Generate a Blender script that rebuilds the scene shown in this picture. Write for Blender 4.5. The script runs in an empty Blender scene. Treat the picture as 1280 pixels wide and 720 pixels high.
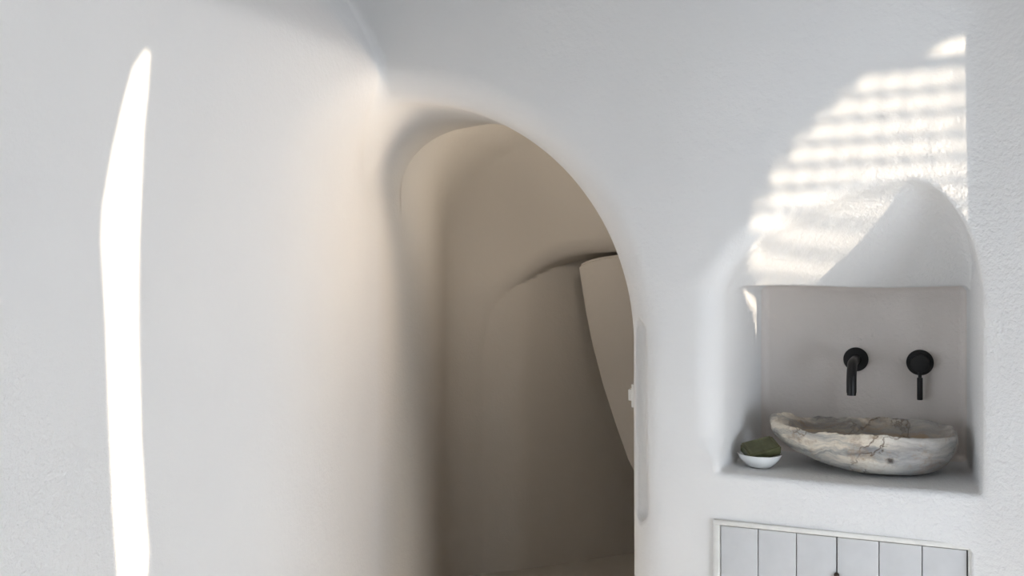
import bpy, bmesh, math, random
import numpy as np
from mathutils import Vector, Matrix, noise

# ------------------------------------------------------------------ camera
YAW = math.radians(23.5); FPX = 1200.0; HORIZON = 350.0
CAM = (0.0, -2.486, 1.38)
scene = bpy.context.scene
COL = scene.collection
cd = bpy.data.cameras.new('camera'); cam = bpy.data.objects.new('camera', cd); COL.objects.link(cam)
cam.location = CAM; cam.rotation_euler = (math.pi/2, 0, YAW)
cd.sensor_width = 36.0; cd.lens = 36.0*FPX/1280.0; cd.shift_y = -(360.0-HORIZON)/1280.0
cd.clip_start = 0.02
scene.camera = cam

# ------------------------------------------------------------------ light
W = bpy.data.worlds.new('sky'); scene.world = W; W.use_nodes = True
W.node_tree.nodes['Background'].inputs[0].default_value = (0.80, 0.89, 1.0, 1)
W.node_tree.nodes['Background'].inputs[1].default_value = 12.6
SUN = Vector((-1.5, 1.0, -0.34))            # the way the light travels
sd = bpy.data.lights.new('sun', 'SUN'); sun = bpy.data.objects.new('sun', sd); COL.objects.link(sun)
sd.energy = 10.0; sd.angle = math.radians(0.36); sd.color = (1.0, 0.85, 0.66)
sun.rotation_euler = SUN.to_track_quat('-Z', 'Y').to_euler(); sun.location = (4, -5, 3)
def portal(loc, rot, sx, sy):
    d = bpy.data.lights.new('daylight_portal', 'AREA'); o = bpy.data.objects.new('daylight_portal', d); COL.objects.link(o)
    d.shape = 'RECTANGLE'; d.size = sx; d.size_y = sy; o.location = loc; o.rotation_euler = rot
    d.cycles.is_portal = True
REAR = -2.68
LEFT = (-2.2, -1.40, 0.0, 1.5)             # y0, y1, z0, z1 of an unseen light opening added in the left wall
portal((-1.95, (LEFT[0]+LEFT[1])/2, LEFT[3]/2), (math.pi/2, 0, -math.pi/2), LEFT[1]-LEFT[0], LEFT[3])
LOWS = ((2.0, 4.6, 1.1),)   # x0, x1, height of the low rear opening added to light the niche sides
for a_, b_, c_ in LOWS: portal(((a_+b_)/2, REAR-0.12, c_/2), (math.pi/2, 0, 0), b_-a_, c_)
SIDE = (-2.64, -0.7, 0.0, 0.9)              # y0, y1, z0, z1 of an opening added in the right wall for light
portal((5.15, (SIDE[0]+SIDE[1])/2, SIDE[3]/2), (math.pi/2, 0, math.pi/2), SIDE[1]-SIDE[0], SIDE[3])
ld = bpy.data.lights.new('doorway_bounce_fill', 'SPOT'); fill1 = bpy.data.objects.new('doorway_bounce_fill', ld); COL.objects.link(fill1)  # hidden spot added in place of bounced sunlight on the doorway's left side
ld.shadow_soft_size = 0.02; ld.spot_size = math.radians(114); ld.spot_blend = 0.35; ld.energy = 12.5; ld.color = (1.0, 0.80, 0.60)
fill1.location = (-0.935, 0.31, 1.60)
fill1.rotation_euler = Vector((-0.76, -0.65, -0.30)).to_track_quat('-Z', 'Y').to_euler()
ld2 = bpy.data.lights.new('chamber_fill', 'SPOT'); fill2 = bpy.data.objects.new('chamber_fill', ld2); COL.objects.link(fill2)  # unseen fill spot added to brighten the chamber wall and ceiling
ld2.spot_size = math.radians(125); ld2.spot_blend = 1.0; ld2.energy = 11.5; ld2.shadow_soft_size = 0.04; ld2.color = (1.0, 0.88, 0.74); fill2.location = (-1.0, 0.72, 1.74)
fill2.rotation_euler = Vector((-0.75, 0.45, 0.10)).to_track_quat('-Z', 'Y').to_euler()

vs = scene.view_settings
vs.view_transform = 'Standard'; vs.look = 'None'; vs.gamma = 1.0; vs.use_curve_mapping = False
vs.exposure = 0.0

# ------------------------------------------------------------------ helpers
CA, SA = math.cos(YAW), math.sin(YAW)
def ray(px):
    u = (px-640.0)/FPX
    return (-SA+u*CA, CA+u*SA)
def on_y(px, py, y):                       # a measured picture point on the plane y = const
    rx, ry = ray(px); t = (y-CAM[1])/ry
    return Vector((rx*t, y, CAM[2]+(HORIZON-py)/FPX*t))
def on_x(px, py, x):
    rx, ry = ray(px); t = x/rx
    return Vector((x, CAM[1]+ry*t, CAM[2]+(HORIZON-py)/FPX*t))

def nodes_mat(name):
    m = bpy.data.materials.new(name); m.use_nodes = True
    nt = m.node_tree; b = nt.nodes['Principled BSDF']
    return m, nt, b
def N(nt, typ, **kw):
    n = nt.nodes.new(typ)
    for k, v in kw.items():
        if k in n.inputs: n.inputs[k].default_value = v
        else: setattr(n, k, v)
    return n
def ramp(nt, stops, fac=None):
    r = nt.nodes.new('ShaderNodeValToRGB'); e = r.color_ramp.elements
    while len(e) > 1: e.remove(e[-1])
    e[0].position = stops[0][0]; e[0].color = (*stops[0][1], 1)
    for p, c in stops[1:]:
        q = e.new(p); q.color = (*c, 1)
    if fac is not None: nt.links.new(fac, r.inputs[0])
    return r
def mix(nt, fac, a, b, mode='MIX'):
    n = nt.nodes.new('ShaderNodeMix'); n.data_type = 'RGBA'; n.blend_type = mode
    for s, v in ((n.inputs[0], fac), (n.inputs[6], a), (n.inputs[7], b)):
        if isinstance(v, bpy.types.NodeSocket): nt.links.new(v, s)
        elif isinstance(v, (int, float)): s.default_value = v
        else: s.default_value = (*v, 1)
    return n.outputs[2]

def plaster(name, c1, c2, rough=0.62, fine=0.0014, mid=0.0022, rough_patch=None, inner_shade=None):
    m, nt, b = nodes_mat(name)
    tc = N(nt, 'ShaderNodeTexCoord'); L = nt.links
    big = N(nt, 'ShaderNodeTexNoise', Scale=1.7, Detail=3.0, Roughness=0.55); L.new(tc.outputs['Object'], big.inputs['Vector'])
    r = ramp(nt, [(0.35, c1), (0.68, c2)], big.outputs[0])
    csock = r.outputs[0]
    if inner_shade:                               # passage shade put into the colour: darker and browner from inside the doorway on
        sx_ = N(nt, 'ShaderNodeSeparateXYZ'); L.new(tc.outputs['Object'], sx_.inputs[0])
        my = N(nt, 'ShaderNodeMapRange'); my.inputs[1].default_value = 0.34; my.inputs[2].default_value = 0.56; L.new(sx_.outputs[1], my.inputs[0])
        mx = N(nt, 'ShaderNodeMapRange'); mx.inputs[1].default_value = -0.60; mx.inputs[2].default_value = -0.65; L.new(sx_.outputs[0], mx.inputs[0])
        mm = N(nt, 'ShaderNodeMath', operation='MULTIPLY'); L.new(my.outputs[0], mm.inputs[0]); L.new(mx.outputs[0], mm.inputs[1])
        csock = mix(nt, mm.outputs[0], csock, inner_shade)
        # warm bounce light put into the colour of the niche's flat back panel
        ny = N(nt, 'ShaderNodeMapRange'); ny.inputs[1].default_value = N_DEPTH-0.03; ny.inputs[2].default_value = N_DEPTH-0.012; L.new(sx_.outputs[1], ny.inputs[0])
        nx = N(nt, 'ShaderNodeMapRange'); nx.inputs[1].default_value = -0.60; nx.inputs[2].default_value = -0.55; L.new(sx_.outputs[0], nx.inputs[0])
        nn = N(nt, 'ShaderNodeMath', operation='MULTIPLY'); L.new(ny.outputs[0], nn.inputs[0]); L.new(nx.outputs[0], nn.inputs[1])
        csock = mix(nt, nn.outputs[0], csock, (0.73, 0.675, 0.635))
    L.new(csock, b.inputs['Base Color'])
    b.inputs['Roughness'].default_value = rough
    b.inputs['Specular IOR Level'].default_value = 0.3
    n1 = N(nt, 'ShaderNodeTexNoise', Scale=95.0, Detail=3.0, Roughness=0.6); L.new(tc.outputs['Object'], n1.inputs['Vector'])
    n2 = N(nt, 'ShaderNodeTexNoise', Scale=16.0, Detail=3.0, Roughness=0.55); L.new(tc.outputs['Object'], n2.inputs['Vector'])
    # trowelled plaster: how rough it is changes slowly from place to place
    nm = N(nt, 'ShaderNodeTexNoise', Scale=2.3, Detail=1.0); L.new(tc.outputs['Object'], nm.inputs['Vector'])
    mr = N(nt, 'ShaderNodeMapRange'); mr.inputs[1].default_value = 0.38; mr.inputs[2].default_value = 0.62
    mr.inputs[3].default_value = 0.35; mr.inputs[4].default_value = 1.0
    L.new(nm.outputs[0], mr.inputs[0])
    fac = mr.outputs[0]
    if rough_patch:
        for (cx, cy, cz, rad, gain) in rough_patch:
            d = N(nt, 'ShaderNodeVectorMath', operation='DISTANCE'); d.inputs[1].default_value = (cx, cy, cz)
            L.new(tc.outputs['Object'], d.inputs[0])
            q = N(nt, 'ShaderNodeMapRange'); q.inputs[1].default_value = rad; q.inputs[2].default_value = rad*0.45
            q.inputs[3].default_value = 0.0; q.inputs[4].default_value = gain
            L.new(d.outputs['Value'], q.inputs[0])
            a = N(nt, 'ShaderNodeMath', operation='ADD'); L.new(fac, a.inputs[0]); L.new(q.outputs[0], a.inputs[1]); fac = a.outputs[0]
    mu = N(nt, 'ShaderNodeMath', operation='MULTIPLY'); L.new(n1.outputs[0], mu.inputs[0]); L.new(fac, mu.inputs[1])
    b1 = N(nt, 'ShaderNodeBump', Strength=1.0, Distance=fine); L.new(mu.outputs[0], b1.inputs['Height'])
    b2 = N(nt, 'ShaderNodeBump', Strength=1.0, Distance=mid); L.new(n2.outputs[0], b2.inputs['Height']); L.new(b1.outputs[0], b2.inputs['Normal'])
    L.new(b2.outputs[0], b.inputs['Normal'])
    return m
N_DEPTH = 0.42; COUNTER = 0.882
PATCH = [(0.22, -0.12, 1.2, 0.8, 2.2), (-1.5, -1.35, 0.85, 0.55, 2.6), (-0.04, 0.1, 1.62, 0.2, 1.2), (-0.2, 0.05, 0.8, 0.35, 0.9)]
M_wall = plaster('white_plaster', (0.74, 0.735, 0.73), (0.77, 0.762, 0.75), rough_patch=PATCH, inner_shade=(0.66, 0.62, 0.565))
M_pass = plaster('shaded_passage_plaster', (0.66, 0.62, 0.565), (0.69, 0.65, 0.60))  # end wall, with the passage shade put into its tone as well
M_floor = plaster('floor_cement', (0.66, 0.63, 0.59), (0.72, 0.69, 0.64), rough=0.5)

def simple(name, col, rough=0.5, metal=0.0, spec=0.5, bump=0.0, scale=60.0, var=0.06):
    m, nt, b = nodes_mat(name); L = nt.links
    tc = N(nt, 'ShaderNodeTexCoord')
    n = N(nt, 'ShaderNodeTexNoise', Scale=scale, Detail=4.0); L.new(tc.outputs['Object'], n.inputs['Vector'])
    r = ramp(nt, [(0.3, tuple(c*(1-var) for c in col)), (0.7, tuple(min(1, c*(1+var)) for c in col))], n.outputs[0])
    L.new(r.outputs[0], b.inputs['Base Color'])
    b.inputs['Roughness'].default_value = rough; b.inputs['Metallic'].default_value = metal
    b.inputs['Specular IOR Level'].default_value = spec
    if bump:
        bp = N(nt, 'ShaderNodeBump', Strength=1.0, Distance=bump); L.new(n.outputs[0], bp.inputs['Height']); L.new(bp.outputs[0], b.inputs['Normal'])
    return m
M_black = simple('matt_black_metal', (0.007, 0.0065, 0.0065), 0.42, 0.0, 0.35)
M_ceramic = simple('white_ceramic', (0.83, 0.84, 0.83), 0.18, var=0.01)
M_paint = simple('white_painted_wood', (0.60, 0.60, 0.605), 0.45, bump=0.0004, scale=25.0, var=0.03)
M_frame = simple('frame_paint', (0.73, 0.72, 0.69), 0.5, bump=0.0006, scale=40.0, var=0.05)
M_dark = simple('cabinet_inside', (0.04, 0.035, 0.03), 0.9)
M_plastic = simple('white_plastic', (0.80, 0.79, 0.76), 0.35, var=0.01)
M_wood = simple('slat_wood', (0.35, 0.25, 0.16), 0.6)  # for the assumed slats and cords
M_ceil = simple('dark_ceiling', (0.20, 0.18, 0.165), 0.7)  # unseen ceiling made dark to dim the upper back wall
M_rear = simple('dark_rear_wall', (0.26, 0.25, 0.24), 0.8)  # unseen rear wall made dark to cut bounced light
M_brass = simple('dark_bronze', (0.05, 0.035, 0.025), 0.4, 0.6)

def struct(o):
    o['kind'] = 'structure'; return o
def tag(o, label, cat, group=None):
    o['label'] = label; o['category'] = cat
    if group: o['group'] = group
    return o
def link_mesh(name, me, mat, parent=None):
    o = bpy.data.objects.new(name, me); COL.objects.link(o)
    if mat: me.materials.append(mat)
    if parent: o.parent = parent
    return o
def from_bm(name, bm, mat, parent=None, smooth=True, sharp=35):
    bmesh.ops.recalc_face_normals(bm, faces=bm.faces)
    me = bpy.data.meshes.new(name); bm.to_mesh(me); bm.free()
    if smooth:
        me.polygons.foreach_set('use_smooth', [True]*len(me.polygons))
        me.set_sharp_from_angle(angle=math.radians(sharp))
    return link_mesh(name, me, mat, parent)
def box_bm(lo, hi, bevel=0.0, seg=2):
    bm = bmesh.new(); bmesh.ops.create_cube(bm, size=1)
    for v in bm.verts:
        v.co = Vector([(lo[i]+hi[i])/2+v.co[i]*(hi[i]-lo[i]) for i in range(3)])
    if bevel: bmesh.ops.bevel(bm, geom=bm.edges[:], offset=bevel, segments=seg, affect='EDGES', profile=0.5)
    return bm
def box(name, lo, hi, mat, parent=None, bevel=0.0): return from_bm(name, box_bm(lo, hi, bevel), mat, parent)
def empty(name, loc):
    o = bpy.data.objects.new(name, None); COL.objects.link(o); o.location = loc; o.empty_display_size = 0.05; return o
def local(o):                               # keep world-coordinate geometry under an empty that is not at the origin
    o.matrix_parent_inverse = Matrix.Translation(o.parent.location).inverted(); return o

# ------------------------------------------------------------------ plastered cave walls as one smooth implicit surface
def r_union(a, b, r):
    return np.maximum(r, np.minimum(a, b)) - np.sqrt(np.maximum(r-a, 0)**2+np.maximum(r-b, 0)**2)
def r_inter(a, b, r):
    return np.minimum(-r, np.maximum(a, b)) + np.sqrt(np.maximum(r+a, 0)**2+np.maximum(r+b, 0)**2)
def softplus(t, w):
    return 0.5*(t+np.sqrt(t*t+w*w))
def sstep(a, b, t):
    t = np.clip((t-a)/(b-a), 0, 1); return t*t*(3-2*t)

def arch_sd(x, z, cx, cz, ar, al, b):      # an opening with straight sides and an uneven elliptical head
    a = np.where(x > cx, ar, al); dx = (x-cx)/a; dz = np.maximum(z-cz, 0)/b
    q = np.sqrt(dx*dx+dz*dz+1e-9)
    g = np.sqrt((dx/a)**2+(dz/b)**2+1e-12)
    return q*(q-1)/g

def air(x, y, z):
    # the room in front: back wall, leaning left wall and the wall bending out at the right
    und = 0.006*np.sin(2.6*x+1.3*z+0.4)*np.sin(2.1*z-0.8*x+0.7*y)
    yb = -0.20+softplus(0.20-softplus(x-0.10, 0.04)*0.77, 0.02)
    y0 = -0.52*np.clip(1-(np.maximum(z-1.4, 0)/0.62)**3, 0, 1)
    amp = 0.26*np.clip(1-(np.maximum(z-1.4, 0)/0.63)**4, 0, 1)
    amp = amp+(0.26-amp)*sstep(-0.05, 0.28, y)
    xs = -1.5-amp*sstep(y0-0.06, 0.55, y)
    xl = xs-0.60*softplus(z-2.03, 0.04)+0.012*np.sin(2.0*y+0.6)*np.sin(1.7*z)*sstep(-0.3, -0.8, y)
    tun = np.where(x > -1.5, arch_sd(x, z, -1.5, 1.2, 0.75, 0.75, 0.72), z-1.92)
    tun = np.maximum(tun, y-0.95); tun = r_inter(tun, -0.4-y, 0.01)
    f = r_union(y-yb+und, tun, 0.10)
    f = r_inter(f, xl-x, 0.014+0.24*sstep(-0.06, 0.30, y))
    # the chamber beyond
    dx = (x+1.75)/1.30
    zt = 2.10-0.28*np.maximum(dx, -0.2)**2-0.22*sstep(0.8, 1.7, y)
    ch = r_inter(xl-0.30*sstep(0.55, 1.7, y)-x, y-1.68, 0.35)
    ch = r_inter(ch, x+0.5, 0.10)
    ch = np.maximum(ch, 0.56-y)
    ch = r_inter(ch, z-zt, 0.45)
    f = r_union(f, ch, 0.001+0.07*sstep(1.55, 1.90, z)+0.16*sstep(-1.55, -1.25, x))
    # the alcove in the chamber's far wall
    al = ((np.where(x < -1.2, np.abs(x+1.2)/0.68, 0)**3+(np.maximum(z-0.95, 0)/0.56)**3+1e-9)**(1/3.0)-1)*0.58
    al = np.maximum(al, (y-(1.60+1.2*(x+1.88)))*0.64); al = np.maximum(al, x+0.3); al = np.maximum(al, y-2.3); al = np.maximum(al, 1.3-y)
    f = r_union(f, al, 0.08)
    # slot worn into the rim of the doorway
    wz = 0.006*sstep(1.0, 0.75, z)
    sl = r_inter(np.abs(x+0.716-wz*0.5)-0.019-wz*0.5, y-0.052, 0.016)
    sl = np.maximum(sl, -0.05-y)
    sl = r_inter(sl, np.abs(z-1.0)-0.275, 0.035)
    f = r_union(f, sl, 0.007)
    # the wash niche
    k = np.clip(y/N_DEPTH, -0.3, 1)
    xL = -0.500+0.048*k; xR = 0.112-0.020*k
    nb = r_inter(np.maximum(-9+0*x, xL-x), x-xR, 0.02)
    nb = r_inter(nb, COUNTER+0.002*np.sin(9*x+3*y)-z, 0.012)
    nb = r_inter(nb, z-1.362-0.003*np.sin(13*x), 0.02)
    nb = r_inter(nb, y-N_DEPTH, 0.02); nb = r_inter(nb, -0.25-y, 0.01)
    rr = 0.306
    def ell(xx, zz, cx, cz, a, b):
        u = (xx-cx)/a; v = np.maximum(zz-cz, 0)/b
        q = np.sqrt(u*u+v*v+1e-9); return q*(q-1)/np.sqrt((u/a)**2+(v/b)**2+1e-9)
    zt_ = z-0.12*(x+0.04)
    eL = np.where(x < 0.02, ell(x, zt_, 0.02, 1.35, 0.522, 0.285), zt_-1.635)
    eR = np.where(x > -0.09, ell(x, z, -0.09, 1.33, 0.203, 0.31), z-1.64)
    ci = r_inter(eL, eR, 0.012)
    ztop = 1.35+0.285*np.sqrt(np.clip(1-((x-0.02)/0.522)**2, 0, 1))+0.12*(x+0.04)
    zh = 0.5*ztop+0.5*1.635+0.016
    dome = r_inter(ci, (y-0.98*(zh-z))*0.70, 0.04)
    dome = np.maximum(dome, np.maximum(xL-x, x-xR)); dome = np.maximum(dome, -0.25-y); dome = np.maximum(dome, COUNTER+0.004-z); dome = np.maximum(dome, y-N_DEPTH+0.025)
    nic = r_union(nb, dome, 0.003)
    left = sstep(0.0, -0.42, x)
    low = sstep(0.98, 0.90, z)
    rn = 0.012+0.055*left*(1-low)+0.002*low
    f = r_union(f, nic, rn)
    # recess for the cupboard
    cb = np.maximum(np.maximum(np.abs(x+0.206)-0.296, np.abs(z-0.40)-0.352), y-0.36); cb = np.maximum(cb, -0.3-y)
    f = np.minimum(f, cb)
    return f

def axis(*segs):
    out = [segs[0][0]]
    for a, b, d in segs:
        n = max(1, int(round((b-a)/d))); out += [a+(b-a)*i/n for i in range(1, n+1)]
    return np.array(out)
AX = axis((-3.1, -2.0, 0.1), (-2.0, -0.85, 0.022), (-0.85, -0.60, 0.010), (-0.60, -0.53, 0.014), (-0.53, 0.22, 0.0085), (0.22, 0.4, 0.02), (0.4, 5.0, 0.23))
AY = axis((REAR, -1.4, 0.12), (-1.4, -0.3, 0.04), (-0.3, -0.06, 0.015), (-0.06, 0.5, 0.009), (0.5, 0.8, 0.015), (0.8, 2.5, 0.03))
AZ = axis((-0.12, 0.62, 0.04), (0.62, 1.75, 0.011), (1.75, 2.05, 0.014), (2.05, 3.02, 0.05))
def surface_nets():
    X, Y, Z = np.meshgrid(AX, AY, AZ, indexing='ij')
    F = air(X, Y, Z)
    nx, ny, nz = F.shape
    S = F < 0
    idx = -np.ones((nx-1, ny-1, nz-1), dtype=np.int64)
    cnt = np.zeros((nx-1, ny-1, nz-1), dtype=np.int8)
    for i in (0, 1):
        for j in (0, 1):
            for k in (0, 1): cnt += S[i:nx-1+i, j:ny-1+j, k:nz-1+k]
    cells = np.argwhere((cnt > 0) & (cnt < 8))
    idx[cells[:, 0], cells[:, 1], cells[:, 2]] = np.arange(len(cells))
    acc = np.zeros((len(cells), 3)); num = np.zeros(len(cells))
    G = (AX, AY, AZ)
    corners = [(i, j, k) for i in (0, 1) for j in (0, 1) for k in (0, 1)]
    for a in corners:
        for ax in range(3):
            if a[ax]: continue
            b = list(a); b[ax] = 1
            ca = cells+np.array(a); cb = cells+np.array(b)
            fa = F[ca[:, 0], ca[:, 1], ca[:, 2]]; fb = F[cb[:, 0], cb[:, 1], cb[:, 2]]
            m = (fa < 0) != (fb < 0)
            t = np.where(m, fa/np.where(m, fa-fb, 1), 0)
            p = np.stack([G[d][ca[:, d]]+(t*(G[d][cb[:, d]]-G[d][ca[:, d]])) for d in range(3)], 1)
            acc[m] += p[m]; num[m] += 1
    V = acc/num[:, None]
    lo = np.stack([G[d][cells[:, d]] for d in range(3)], 1); hi = np.stack([G[d][cells[:, d]+1] for d in range(3)], 1)
    def grad(P, e=0.0015):
        g = []
        for d in range(3):
            q = P.copy(); q[:, d] += e; r = P.copy(); r[:, d] -= e
            g.append((air(*q.T)-air(*r.T))/(2*e))
        return np.stack(g, 1)
    for _ in range(3):
        g = grad(V); f = air(*V.T); n2 = (g**2).sum(1)+1e-6
        step = -f[:, None]*g/n2[:, None]
        V = np.clip(V+np.clip(step, -0.02, 0.02), lo, hi)
    g = grad(V, 0.004); NRM = -g/np.maximum(np.linalg.norm(g, axis=1), 1e-6)[:, None]   # into the air
    Q = []
    for ax in range(3):
        u, v = [(1, 2), (2, 0), (0, 1)][ax]
        sl = [slice(None)]*3; sh = [slice(None)]*3
        sl[ax] = slice(0, -1); sh[ax] = slice(1, None)
        chg = S[tuple(sl)] != S[tuple(sh)]
        e = np.argwhere(chg)
        n = [nx, ny, nz]
        e = e[(e[:, u] > 0) & (e[:, v] > 0) & (e[:, u] < n[u]-1) & (e[:, v] < n[v]-1)]
        def at(du, dv):
            c = e.copy(); c[:, u] += du; c[:, v] += dv; return idx[c[:, 0], c[:, 1], c[:, 2]]
        q = np.stack([at(-1, -1), at(0, -1), at(0, 0), at(-1, 0)], 1)
        flip = S[e[:, 0], e[:, 1], e[:, 2]]            # air on the low side: normal must point to -axis
        q[flip] = q[flip][:, ::-1]
        Q.append(q)
    Q = np.concatenate(Q)
    return V, NRM, Q
V, NRM, Q = surface_nets()
cen = V[Q].mean(1)
def cut(name, mask, mat):
    q = Q[mask]; used, inv = np.unique(q, return_inverse=True); q = inv.reshape(q.shape)
    me = bpy.data.meshes.new(name)
    me.vertices.add(len(used)); me.vertices.foreach_set('co', V[used].astype(np.float32).ravel())
    me.loops.add(q.size); me.loops.foreach_set('vertex_index', q.astype(np.int32).ravel())
    me.polygons.add(len(q)); me.polygons.foreach_set('loop_start', np.arange(0, q.size, 4, dtype=np.int32))
    me.update(calc_edges=True); me.validate()
    me.polygons.foreach_set('use_smooth', [True]*len(me.polygons))
    me.normals_split_custom_set_from_vertices([tuple(n) for n in NRM[used]])
    return struct(link_mesh(name, me, mat))
qn = NRM[Q].mean(1)
beyond = cen[:, 1] > 0.60
beyond |= (cen[:, 1] > 0.5) & (cen[:, 0] > -1.0)
beyond &= cen[:, 0] < -0.47
leftm = (~beyond) & (cen[:, 0] < -1.40) & (qn[:, 0] > 0.55)
hole_l = (cen[:, 1] > LEFT[0]) & (cen[:, 1] < LEFT[1]) & (cen[:, 2] < LEFT[3]) & (cen[:, 0] < -1.2)
leftm &= ~hole_l
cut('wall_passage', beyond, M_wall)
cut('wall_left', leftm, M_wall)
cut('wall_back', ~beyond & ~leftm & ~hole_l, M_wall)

# slabs that close the room
struct(box('floor', (-3.3, REAR-0.2, -0.08), (5.1, 2.7, 0.0), M_floor))
struct(box('ceiling', (-3.3, REAR-0.2, 2.98), (5.1, 2.7, 3.06), M_ceil))
bm = bmesh.new()
for lo_, hi_ in (((4.9, REAR-0.2, 0), (5.1, SIDE[0], 2.98)), ((4.9, SIDE[1], 0), (5.1, 0.1, 2.98)), ((4.9, SIDE[0], SIDE[3]), (5.1, SIDE[1], 2.98))):
    b2_ = box_bm(lo_, hi_); me_ = bpy.data.meshes.new('t'); b2_.to_mesh(me_); b2_.free(); bm.from_mesh(me_)
struct(from_bm('wall_right', bm, M_wall, smooth=False))

# leaning end wall deep in the passage
pts = [(722, 331), (735, 325), (752, 321), (775, 318), (1010, 318), (1010, 735), (862, 735), (826, 660), (800, 604), (785, 578), (768, 530), (752, 480), (739, 430), (730, 385)]
bm = bmesh.new(); vs_ = [bm.verts.new(on_y(px, py, 1.72)) for px, py in pts]
f = bm.faces.new(vs_); r = bmesh.ops.extrude_face_region(bm, geom=[f])
for v in r['geom']:
    if isinstance(v, bmesh.types.BMVert): v.co += Vector((0.10, 0.6, 0))
bmesh.ops.recalc_face_normals(bm, faces=bm.faces)
bmesh.ops.bevel(bm, geom=bm.edges[:], offset=0.012, segments=3, affect='EDGES')
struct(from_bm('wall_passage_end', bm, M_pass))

# ------------------------------------------------------------------ rear wall with assumed holes cut to cast the sun patches (behind the camera)
def on_wall(px, py):                       # where the sight line through a picture point meets the plaster
    rx, ry = ray(px); d = np.array([rx, ry, (HORIZON-py)/FPX]); t = 0.8
    if px > 1204: return on_y(px, py, 0.0)
    for _ in range(400):
        p = np.array(CAM)+d*t; f = float(air(*[np.array([c]) for c in p])[0])
        t += max(-f*0.5, 0.0) if f < -1e-4 else 0
        if f >= -1e-4: break
    return Vector(p)
def back_to_rear(p):                       # where a sun ray that lands at p crosses the rear wall
    s = (p.y-REAR)/SUN.y
    return Vector((p.x-SUN.x*s, REAR, p.z-SUN.z*s))
def panel(name, outer, holes, y, thick, mat):
    cu = bpy.data.curves.new(name, 'CURVE'); cu.dimensions = '2D'; cu.fill_mode = 'BOTH'; cu.extrude = thick/2
    for poly in [outer]+holes:
        s = cu.splines.new('POLY'); s.points.add(len(poly)-1); s.use_cyclic_u = True
        for p, q in zip(s.points, poly): p.co = (q[0], q[1], 0, 1)
    o = bpy.data.objects.new(name, cu); COL.objects.link(o)
    me = bpy.data.meshes.new_from_object(o.evaluated_get(bpy.context.evaluated_depsgraph_get()))
    bpy.data.objects.remove(o)
    me.transform(Matrix.Translation((0, y, 0)) @ Matrix.Rotation(math.pi/2, 4, 'X'))
    o = link_mesh(name, me, mat); return o
arch_px = [(947, 426), (942, 400), (938, 340), (938, 315), (938, 290), (942, 268), (948, 250), (954, 233), (962, 218), (973, 201), (985, 186), (1012, 156), (1040, 128), (1062, 108), (1085, 92),
           (1100, 86), (1120, 83), (1245, 75), (1245, 430)]
top_px = [(1158, 70), (1172, 58), (1190, 50), (1245, 44), (1245, 66)]
hole1 = [back_to_rear(on_wall(*p)) for p in arch_px]  # added arched hole: sun patch outline traced back to the rear wall
hole2 = [back_to_rear(on_y(px, py, 0.0)) for px, py in top_px]  # added hole above it for the top strip of that sun patch
str_px = [(184, 58), (189, 66), (186, 110), (181, 160), (178, 230), (175, 300), (174, 380), (175, 460), (178, 560), (183, 640), (187, 690), (184, 730), (180, 800),
          (152, 800), (146, 720), (140, 640), (135, 520), (131, 400), (125, 300), (127, 260), (137, 200), (150, 140), (165, 85)]
hole3 = [back_to_rear(on_wall(*p)) for p in str_px]  # added slit that puts the sun stripe on the left wall
sl_px = [(699, 203), (708, 207), (722, 219), (734, 234), (742, 250), (735, 253), (720, 240), (704, 220)]
hole4 = [back_to_rear(p) for p in (on_wall(px+24, py-4) for px, py in sl_px)]  # added small hole aimed at the doorway rim for a streak of sun
h = lambda ps: [(p.x, p.z) for p in ps]
rear = panel('wall_rear', [(-2.3, 0)]+[q for a_, b_, c_ in LOWS for q in ((a_, 0), (a_, c_), (b_, c_), (b_, 0))]+[(5.1, 0), (5.1, 3.0), (-2.3, 3.0)],
             [h(hole1), h(hole2), h(hole3), h(hole4)], REAR, 0.012, M_rear)
struct(rear)
# slats and cords assumed across the arched hole, to stripe the sun patch
assumed_win = struct(empty('assumed_window', (hole1[0].x, REAR, 1.9)))  # window assumed from the striped sun patch, not seen
zs = [p.z for p in hole1]; xs = [p.x for p in hole1]
z = min(zs); pitch = 0.0545; i = 0
ztop = max(zs)-0.004
while ztop-i*pitch > min(zs)-0.02:
    zz = ztop-i*pitch
    local(box('assumed_slat', (min(xs)-0.02, REAR-0.022, zz-0.0060), (max(xs)+0.02, REAR-0.010, zz+0.0060), M_wood, assumed_win)); i += 1
i = 0
while min(xs)+0.03+i*0.052 < max(xs):
    xx = min(xs)+0.03+i*0.052
    local(box('assumed_cord', (xx-0.009, REAR-0.03, min(zs)-0.03), (xx+0.009, REAR-0.023, max(zs)+0.01), M_wood, assumed_win)); i += 1

# ------------------------------------------------------------------ cupboard under the niche
cab = empty('cupboard', (-0.206, 0.0, 0.0))
tag(cab, 'white painted built-in cupboard with vertical plank doors, set in the wall below the wash niche', 'cupboard')
X0, X1, ZT = -0.512, 0.100, 0.763
fw = 0.017
def cpart(name, lo, hi, mat, bev=0.002, parent=None):
    o = box(name, lo, hi, mat, parent or cab, bev)
    if parent is None: local(o)
    else: o.matrix_parent_inverse = Matrix.Translation(cab.location).inverted()
    return o
def frame_piece(name, lo, hi):
    bm = box_bm(lo, hi, 0.003, 2)
    return local(from_bm(name, bm, M_frame, cab))
frame_piece('frame_stile', (X0, -0.010, 0.02), (X0+fw, 0.03, ZT-0.006))
frame_piece('frame_stile', (X1-fw, -0.010, 0.02), (X1, 0.03, ZT-0.006))
frame_piece('frame_rail', (X0, -0.011, ZT-0.013), (X1, 0.03, ZT))
cpart('carcass', (X0+0.012, 0.05, 0.05), (X1-0.012, 0.34, 0.75), M_dark, 0.0)
dz0, dz1 = 0.05, ZT-0.0165
gap = 0.0022
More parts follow.
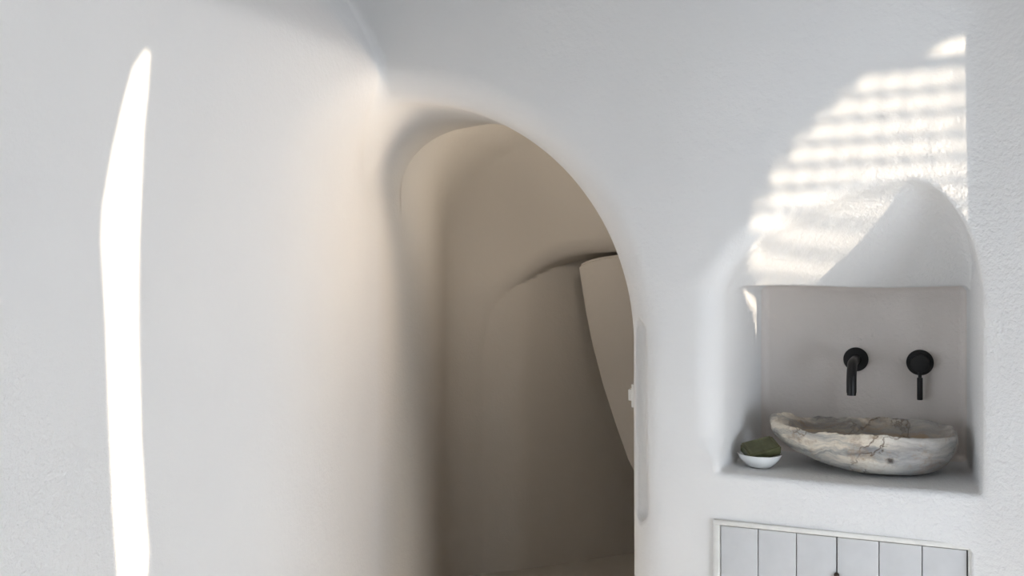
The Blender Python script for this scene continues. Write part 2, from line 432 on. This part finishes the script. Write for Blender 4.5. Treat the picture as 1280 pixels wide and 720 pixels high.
xa, xm, xb = X0+fw+0.002, on_y(1046, 700, 0).x, X1-fw-0.003
for side, (a, b) in enumerate(((xa, xm-0.0015), (xm+0.0015, xb))):
    d = empty('door', (0, 0, 0)); d.parent = cab; d.matrix_parent_inverse = Matrix.Translation(cab.location).inverted()
    w = (b-a)/3
    back = box('door_back', (a, 0.012, dz0), (b, 0.024, dz1-0.001), M_paint, d)
    for q in range(3):
        o = box('plank', (a+q*w+gap/2*(q > 0), -0.002+0.0006*((q+side) % 2), dz0), (a+(q+1)*w-gap/2*(q < 2), 0.0125, dz1), M_paint, d, 0.0012)
bm = bmesh.new(); bmesh.ops.create_uvsphere(bm, u_segments=20, v_segments=12, radius=0.0065)
o = local(from_bm('knob', bm, M_brass, cab)); o.location = (xm, -0.008, on_y(1046, 719, -0.008).z)
o['label'] = 'small dark round knob'

# ------------------------------------------------------------------ taps
def tube(path, radii, seg=28, caps=True):
    bm = bmesh.new(); rings = []
    n = len(path)
    for i, p in enumerate(path):
        t = (path[min(i+1, n-1)]-path[max(i-1, 0)]).normalized()
        q = Vector((1, 0, 0)); q = (q-t*q.dot(t)).normalized(); w = t.cross(q)
        rings.append([bm.verts.new(p+(q*math.cos(2*math.pi*k/seg)+w*math.sin(2*math.pi*k/seg))*radii[i]) for k in range(seg)])
    for a, b in zip(rings, rings[1:]):
        for k in range(seg): bm.faces.new((a[k], a[(k+1) % seg], b[(k+1) % seg], b[k]))
    if caps: bm.faces.new(rings[0]); bm.faces.new(rings[-1])
    return bm
def turned(name, c, prof, mat, parent):     # prof: (distance out from the wall, radius), axis along -y
    path = [Vector((c[0], c[1]-d, c[2])) for d, r in prof]
    return local(from_bm(name, tube_fixed(path, [r for d, r in prof]), mat, parent, sharp=30))
def tube_fixed(path, radii, seg=40):
    bm = bmesh.new(); rings = []
    t = (path[-1]-path[0]).normalized(); q = Vector((1, 0, 0)) if abs(t.x) < .9 else Vector((0, 1, 0)); q = (q-t*q.dot(t)).normalized(); w = t.cross(q)
    for p, r in zip(path, radii):
        rings.append([bm.verts.new(p+(q*math.cos(2*math.pi*k/seg)+w*math.sin(2*math.pi*k/seg))*r) for k in range(seg)])
    for a, b in zip(rings, rings[1:]):
        for k in range(seg): bm.faces.new((a[k], a[(k+1) % seg], b[(k+1) % seg], b[k]))
    bm.faces.new(rings[0]); bm.faces.new(rings[-1])
    return bm
WALLY = N_DEPTH
c1 = on_y(1070, 449, WALLY)
sp = empty('tap_spout', c1); tag(sp, 'matt black curved tap spout coming out of the niche wall above the stone basin', 'tap')
turned('wall_plate', c1, [(-0.004, 0.0340), (0.007, 0.0340), (0.0085, 0.0325), (0.0086, 0.015)], M_black, sp)
R = 0.055; out = 0.175; path = [c1+Vector((0, 0.0, 0))]; path.append(c1+Vector((0, -0.06, 0)))
for k in range(0, 15):
    a = (math.pi/2)*k/14
    path.append(c1+Vector((0, -(out-R)-R*math.sin(a), -R+R*math.cos(a))))
path.append(c1+Vector((0, -out, -R-0.022)))
rad = 0.0130
o = local(from_bm('spout', tube(path, [rad]*len(path)), M_black, sp))
e = path[-1]
o = local(from_bm('aerator', tube_fixed([e+Vector((0, 0, 0.002)), e-Vector((0, 0, 0.007)), e-Vector((0, 0, 0.0075))], [0.0117, 0.0117, 0.009]), M_black, sp))
c2 = on_y(1150, 453, WALLY)
hd = empty('tap_mixer', c2); tag(hd, 'matt black round tap mixer with a thin lever hanging down, right of the spout', 'tap')
turned('wall_plate', c2, [(-0.004, 0.0355), (0.007, 0.0355), (0.0085, 0.034), (0.0086, 0.02)], M_black, hd)
turned('mixer_body', c2, [(0.004, 0.0245), (0.040, 0.0245), (0.0415, 0.0235), (0.042, 0.012)], M_black, hd)
lv = c2+Vector((0, -0.027, 0))
o = local(from_bm('lever', tube_fixed([lv+Vector((0, 0, -0.020)), lv+Vector((0, 0, -0.040)), lv+Vector((0, 0, -0.0401)), lv+Vector((0, 0, -0.0415)), lv+Vector((0, 0, -0.100)), lv+Vector((0, 0, -0.1015))],
     [0.0048, 0.0048, 0.0068, 0.0074, 0.0074, 0.0066], 24), M_black, hd))

# ------------------------------------------------------------------ stone basin
m, nt, b = nodes_mat('weathered_marble'); L = nt.links
tc = N(nt, 'ShaderNodeTexCoord'); OBJ = tc.outputs['Object']
wp = N(nt, 'ShaderNodeTexNoise', Scale=7.0, Detail=4.0); L.new(OBJ, wp.inputs['Vector'])
wadd = N(nt, 'ShaderNodeMixRGB', blend_type='ADD'); wadd.inputs[0].default_value = 0.10; L.new(OBJ, wadd.inputs[1]); L.new(wp.outputs['Color'], wadd.inputs[2])
mp = N(nt, 'ShaderNodeMapping'); mp.inputs['Rotation'].default_value = (0.2, 0.5, 0.3); mp.inputs['Scale'].default_value = (0.45, 1.2, 3.4); L.new(wadd.outputs[0], mp.inputs['Vector'])
n1 = N(nt, 'ShaderNodeTexNoise', Scale=9.0, Detail=8.0, Roughness=0.65); L.new(mp.outputs[0], n1.inputs['Vector'])
base = ramp(nt, [(0.36, (0.24, 0.235, 0.23)), (0.45, (0.48, 0.45, 0.40)), (0.54, (0.76, 0.68, 0.56)), (0.66, (0.88, 0.82, 0.71))], n1.outputs[0])
sx = N(nt, 'ShaderNodeSeparateXYZ'); L.new(OBJ, sx.inputs[0])
gm = N(nt, 'ShaderNodeMapRange'); gm.inputs[1].default_value = 0.04; gm.inputs[2].default_value = 0.14; L.new(sx.outputs[0], gm.inputs[0])
n3 = N(nt, 'ShaderNodeTexNoise', Scale=14.0, Detail=5.0, Roughness=0.6); L.new(mp.outputs[0], n3.inputs['Vector'])
gcol = ramp(nt, [(0.35, (0.22, 0.215, 0.22)), (0.62, (0.50, 0.49, 0.48))], n3.outputs[0])
gf = N(nt, 'ShaderNodeMath', operation='MULTIPLY'); L.new(gm.outputs[0], gf.inputs[0]); gf.inputs[1].default_value = 0.75
col = mix(nt, gf.outputs[0], base.outputs[0], gcol.outputs[0])
# underside greyer
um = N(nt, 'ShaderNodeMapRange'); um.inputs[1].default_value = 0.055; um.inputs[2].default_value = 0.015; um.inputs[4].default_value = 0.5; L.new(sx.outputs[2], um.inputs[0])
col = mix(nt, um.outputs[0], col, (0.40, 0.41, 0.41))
# brown stains and cracks
n4 = N(nt, 'ShaderNodeTexNoise', Scale=16.0, Detail=6.0, Roughness=0.7); L.new(OBJ, n4.inputs['Vector'])
sr = ramp(nt, [(0.53, (0, 0, 0)), (0.70, (0.8, 0.8, 0.8))], n4.outputs[0])
col = mix(nt, sr.outputs[0], col, (0.36, 0.23, 0.13))
vo = N(nt, 'ShaderNodeTexVoronoi', feature='DISTANCE_TO_EDGE', Scale=5.0)
w2 = N(nt, 'ShaderNodeMixRGB', blend_type='ADD'); w2.inputs[0].default_value = 0.16; L.new(OBJ, w2.inputs[1])
wn = N(nt, 'ShaderNodeTexNoise', Scale=18.0, Detail=5.0, Roughness=0.6); L.new(OBJ, wn.inputs['Vector']); L.new(wn.outputs['Color'], w2.inputs[2]); L.new(w2.outputs[0], vo.inputs['Vector'])
cr = ramp(nt, [(0.0, (1, 1, 1)), (0.022, (0, 0, 0))], vo.outputs['Distance'])
cmsk = N(nt, 'ShaderNodeTexNoise', Scale=6.0, Detail=1.0); L.new(OBJ, cmsk.inputs['Vector'])
cmr = ramp(nt, [(0.50, (0, 0, 0)), (0.62, (0.8, 0.8, 0.8))], cmsk.outputs[0])
crack = N(nt, 'ShaderNodeMath', operation='MULTIPLY'); L.new(cr.outputs[0], crack.inputs[0]); L.new(cmr.outputs[0], crack.inputs[1])
col = mix(nt, crack.outputs[0], col, (0.17, 0.10, 0.055))
# a dark knot in the stone
kd = N(nt, 'ShaderNodeVectorMath', operation='DISTANCE'); kd.inputs[1].default_value = (0.096, -0.138, 0.047); L.new(OBJ, kd.inputs[0])
KNOT = kd
kdn = N(nt, 'ShaderNodeTexNoise', Scale=90.0, Detail=2.0); L.new(OBJ, kdn.inputs['Vector'])
kdm = N(nt, 'ShaderNodeMath', operation='MULTIPLY_ADD'); L.new(kdn.outputs[0], kdm.inputs[0]); kdm.inputs[1].default_value = 0.016; kdm.inputs[2].default_value = -0.008
kda = N(nt, 'ShaderNodeMath', operation='ADD'); L.new(kd.outputs['Value'], kda.inputs[0]); L.new(kdm.outputs[0], kda.inputs[1])
kr = ramp(nt, [(0.0, (1, 1, 1)), (0.003, (0.9, 0.9, 0.9)), (0.011, (0, 0, 0))], kda.outputs[0])
col = mix(nt, kr.outputs[0], col, (0.06, 0.045, 0.035))
# water-worn inside: tan sides, grey floor (vertex attribute marks the inside)
at = N(nt, 'ShaderNodeAttribute', attribute_name='inside')
inn = ramp(nt, [(0.35, (0.40, 0.29, 0.19)), (0.5, (0.33, 0.31, 0.29)), (0.65, (0.55, 0.44, 0.31))], n3.outputs[0])
iff = N(nt, 'ShaderNodeMath', operation='MULTIPLY'); L.new(at.outputs['Fac'], iff.inputs[0]); iff.inputs[1].default_value = 0.85
col = mix(nt, iff.outputs[0], col, inn.outputs[0])
L.new(col, b.inputs['Base Color']); b.inputs['Roughness'].default_value = 0.6; b.inputs['Specular IOR Level'].default_value = 0.35
nf = N(nt, 'ShaderNodeTexNoise', Scale=60.0, Detail=6.0, Roughness=0.7); L.new(OBJ, nf.inputs['Vector'])
hs = N(nt, 'ShaderNodeMath', operation='SUBTRACT'); L.new(nf.outputs[0], hs.inputs[0]); L.new(crack.outputs[0], hs.inputs[1])
bp = N(nt, 'ShaderNodeBump', Strength=1.0, Distance=0.004); L.new(hs.outputs[0], bp.inputs['Height']); L.new(bp.outputs[0], b.inputs['Normal'])
M_marble = m

def interp(tab, t):
    for (a, va), (b_, vb) in zip(tab, tab[1:]):
        if t <= b_:
            u = (t-a)/(b_-a); u = u*u*(3-2*u)
            return va+(vb-va)*u
    return tab[-1][1]
def make_basin():
    SEG = 160
    # radial profile: (fraction of the rim radius, height fraction, inside?)
    prof = [(0.0, 0.0, 0), (0.25, 0.0, 0), (0.45, 0.01, 0), (0.60, 0.05, 0), (0.72, 0.13, 0), (0.82, 0.25, 0), (0.90, 0.40, 0), (0.955, 0.56, 0), (0.99, 0.72, 0),
            (1.0, 0.86, 0), (0.985, 0.96, 0), (0.955, 1.0, 0), (0.92, 0.99, 0), (0.89, 0.93, 0.3), (0.865, 0.84, 0.8), (0.84, 0.72, 1), (0.80, 0.58, 1), (0.72, 0.44, 1), (0.58, 0.34, 1), (0.38, 0.29, 1), (0.18, 0.27, 1), (0.0, 0.27, 1)]
    # finer
    P = []
    for (a, b_) in zip(prof, prof[1:]):
        for k in range(2): P.append(tuple(a[i]+(b_[i]-a[i])*k/2 for i in range(3)))
    P.append(prof[-1])
    H = 0.108
    # rim height and radius against the angle (degrees, 0 = right, 90 = back)
    hgt = [(0, 0.93), (25, 1.02), (50, 1.08), (90, 1.04), (120, 0.98), (150, 0.97), (172, 1.14), (190, 1.18), (207, 1.03), (230, 0.95), (270, 0.98), (300, 1.0), (335, 0.98), (360, 0.93)]
    rx = [(0, 0.232), (90, 0.225), (180, 0.243), (270, 0.235), (360, 0.232)]
    bm = bmesh.new(); ins = []; rings = []
    def point(th, fr, hf, inside):
        d = math.degrees(th)
        a = interp(rx, d); bb = 0.150 if math.sin(th) > 0 else 0.152
        n = 2.6
        c, s = math.cos(th), math.sin(th)
        rr = (abs(c/a)**n+abs(s/bb)**n)**(-1/n)
        rr *= 1+0.025*noise.noise(Vector((c*1.6, s*1.6, 3.3)))
        if not inside and fr < 1:
            fr = fr**(0.62 if c > 0 else 0.62+0.30*min(1, -c*1.5))
        if inside and c < 0: fr *= 1-0.10*c*c
        x = c*rr*fr; y = s*rr*fr
        h = interp(hgt, d)
        z = H*hf*(h if hf > 0.6 else 1+(h-1)*hf/0.6)
        if not inside:                     # the stone's underside sweeps up like a bow at the left end
            z += max(0, (-x-0.05))**1.5*0.50*(1-min(hf, 1))
            z += 0.010*max(0, 1-hf*1.4)*min(1, max(0, (-x+0.02)/0.12))
        p = Vector((x, y, z))
        w = min(1, fr*1.3)
        nz = noise.noise(p*9+Vector((5, 1, 2)))*0.012+noise.noise(p*28)*0.005+noise.noise(p*70)*0.0016
        rad = Vector((c, s, 0.25 if not inside else -0.2))
        amp = w*(1 if not inside else 0.45)
        p += rad*nz*amp
        if 0.9 < hf: p.z += noise.noise(Vector((c*5, s*5, 0.3)))*0.006+noise.noise(Vector((c*16, s*16, 1.3)))*0.0035
        return p
    for (fr, hf, i_) in P[1:-1]:
        ring = []
        for k in range(SEG):
            v = bm.verts.new(point(2*math.pi*k/SEG, fr, hf, i_ > 0.5)); ring.append(v); ins.append(i_)
        rings.append(ring)
    lo = bm.verts.new((0, 0, 0.0)); ins.append(0); hi = bm.verts.new((0, 0, H*0.27)); ins.append(1)
    for a, b_ in zip(rings, rings[1:]):
        for k in range(SEG): bm.faces.new((a[k], a[(k+1) % SEG], b_[(k+1) % SEG], b_[k]))
    for k in range(SEG):
        bm.faces.new((lo, rings[0][(k+1) % SEG], rings[0][k])); bm.faces.new((hi, rings[-1][k], rings[-1][(k+1) % SEG]))
    zm = min(v.co.z for v in bm.verts)
    for v in bm.verts: v.co.z -= zm
    o = from_bm('stone_basin', bm, M_marble, sharp=80)
    a = o.data.attributes.new('inside', 'FLOAT', 'POINT'); a.data.foreach_set('value', ins)
    return o
basin = make_basin()
basin.location = (-0.163, 0.222, COUNTER+0.0015); basin.rotation_euler = (0, 0, math.radians(-9))
tag(basin, 'rough hollowed boulder basin of cream and grey marble resting on the niche ledge', 'basin')

# ------------------------------------------------------------------ soap dish and soap
dx, dy = -0.414, 0.118
bm = bmesh.new(); prof = [(0.0, 0.0), (0.026, 0.0), (0.030, 0.001), (0.034, 0.004), (0.044, 0.013), (0.052, 0.023), (0.0565, 0.033), (0.0572, 0.0345), (0.056, 0.0350), (0.0545, 0.0338), (0.049, 0.0235), (0.040, 0.013), (0.028, 0.0065), (0.0, 0.0045)]
SEG = 64; rings = []
for r_, z_ in prof:
    if r_ == 0: rings.append([bm.verts.new((0, 0, z_))]*SEG)
    else: rings.append([bm.verts.new((r_*math.cos(2*math.pi*k/SEG), r_*math.sin(2*math.pi*k/SEG), z_+0.0006*math.sin(4*math.pi*k/SEG))) for k in range(SEG)])
for a, b_ in zip(rings, rings[1:]):
    for k in range(SEG):
        vs4 = [a[k], a[(k+1) % SEG], b_[(k+1) % SEG], b_[k]]; u = []
        for v in vs4:
            if v not in u: u.append(v)
        bm.faces.new(u)
dish = from_bm('soap_dish', bm, M_ceramic, sharp=60); dish.location = (dx, dy, COUNTER+0.002)
tag(dish, 'small round white ceramic dish at the left end of the niche ledge', 'dish')
m, nt, b = nodes_mat('olive_soap'); L = nt.links
tc = N(nt, 'ShaderNodeTexCoord'); n1 = N(nt, 'ShaderNodeTexNoise', Scale=45.0, Detail=5.0); L.new(tc.outputs['Object'], n1.inputs['Vector'])
r = ramp(nt, [(0.3, (0.060, 0.062, 0.026)), (0.7, (0.105, 0.108, 0.050))], n1.outputs[0]); L.new(r.outputs[0], b.inputs['Base Color'])
b.inputs['Roughness'].default_value = 0.5; b.inputs['Subsurface Weight'].default_value = 0.05
bp = N(nt, 'ShaderNodeBump', Strength=1.0, Distance=0.001); L.new(n1.outputs[0], bp.inputs['Height']); L.new(bp.outputs[0], b.inputs['Normal'])
bm = box_bm((-0.041, -0.027, -0.0165), (0.041, 0.027, 0.0165))
bmesh.ops.bevel(bm, geom=bm.edges[:], offset=0.005, segments=3, affect='EDGES')
# recessed panel on the top face
top = max(bm.faces, key=lambda f: f.calc_center_median().z+f.calc_area()*100)
bmesh.ops.inset_region(bm, faces=[top], thickness=0.005); bmesh.ops.inset_region(bm, faces=[top], thickness=0.0015)
for v in top.verts: v.co.z -= 0.0015
soap = from_bm('soap_bar', bm, m, sharp=40)
soap.location = (dx+0.002, dy+0.004, COUNTER+0.0485); soap.rotation_euler = (math.radians(26), math.radians(-12), math.radians(34)); soap.scale = (1.12, 1.12, 0.84)
tag(soap, 'dark olive green block of soap lying tilted in the white dish', 'soap')

# ------------------------------------------------------------------ switch on the doorway's side
sw = on_y(787, 493, 0.12)
JX = -0.75
zc = CAM[2]-(493-HORIZON)/FPX*2.7
s_ = empty('light_switch', (JX, 0.13, zc)); tag(s_, 'white switch seen edge-on on the right side of the doorway', 'switch')
local(box('switch_plate', (JX-0.009, 0.09, zc-0.032), (JX+0.004, 0.17, zc+0.032), M_plastic, s_, 0.002))
local(box('switch_rocker', (JX-0.024, 0.11, zc-0.016), (JX-0.007, 0.15, zc+0.016), M_plastic, s_, 0.002))
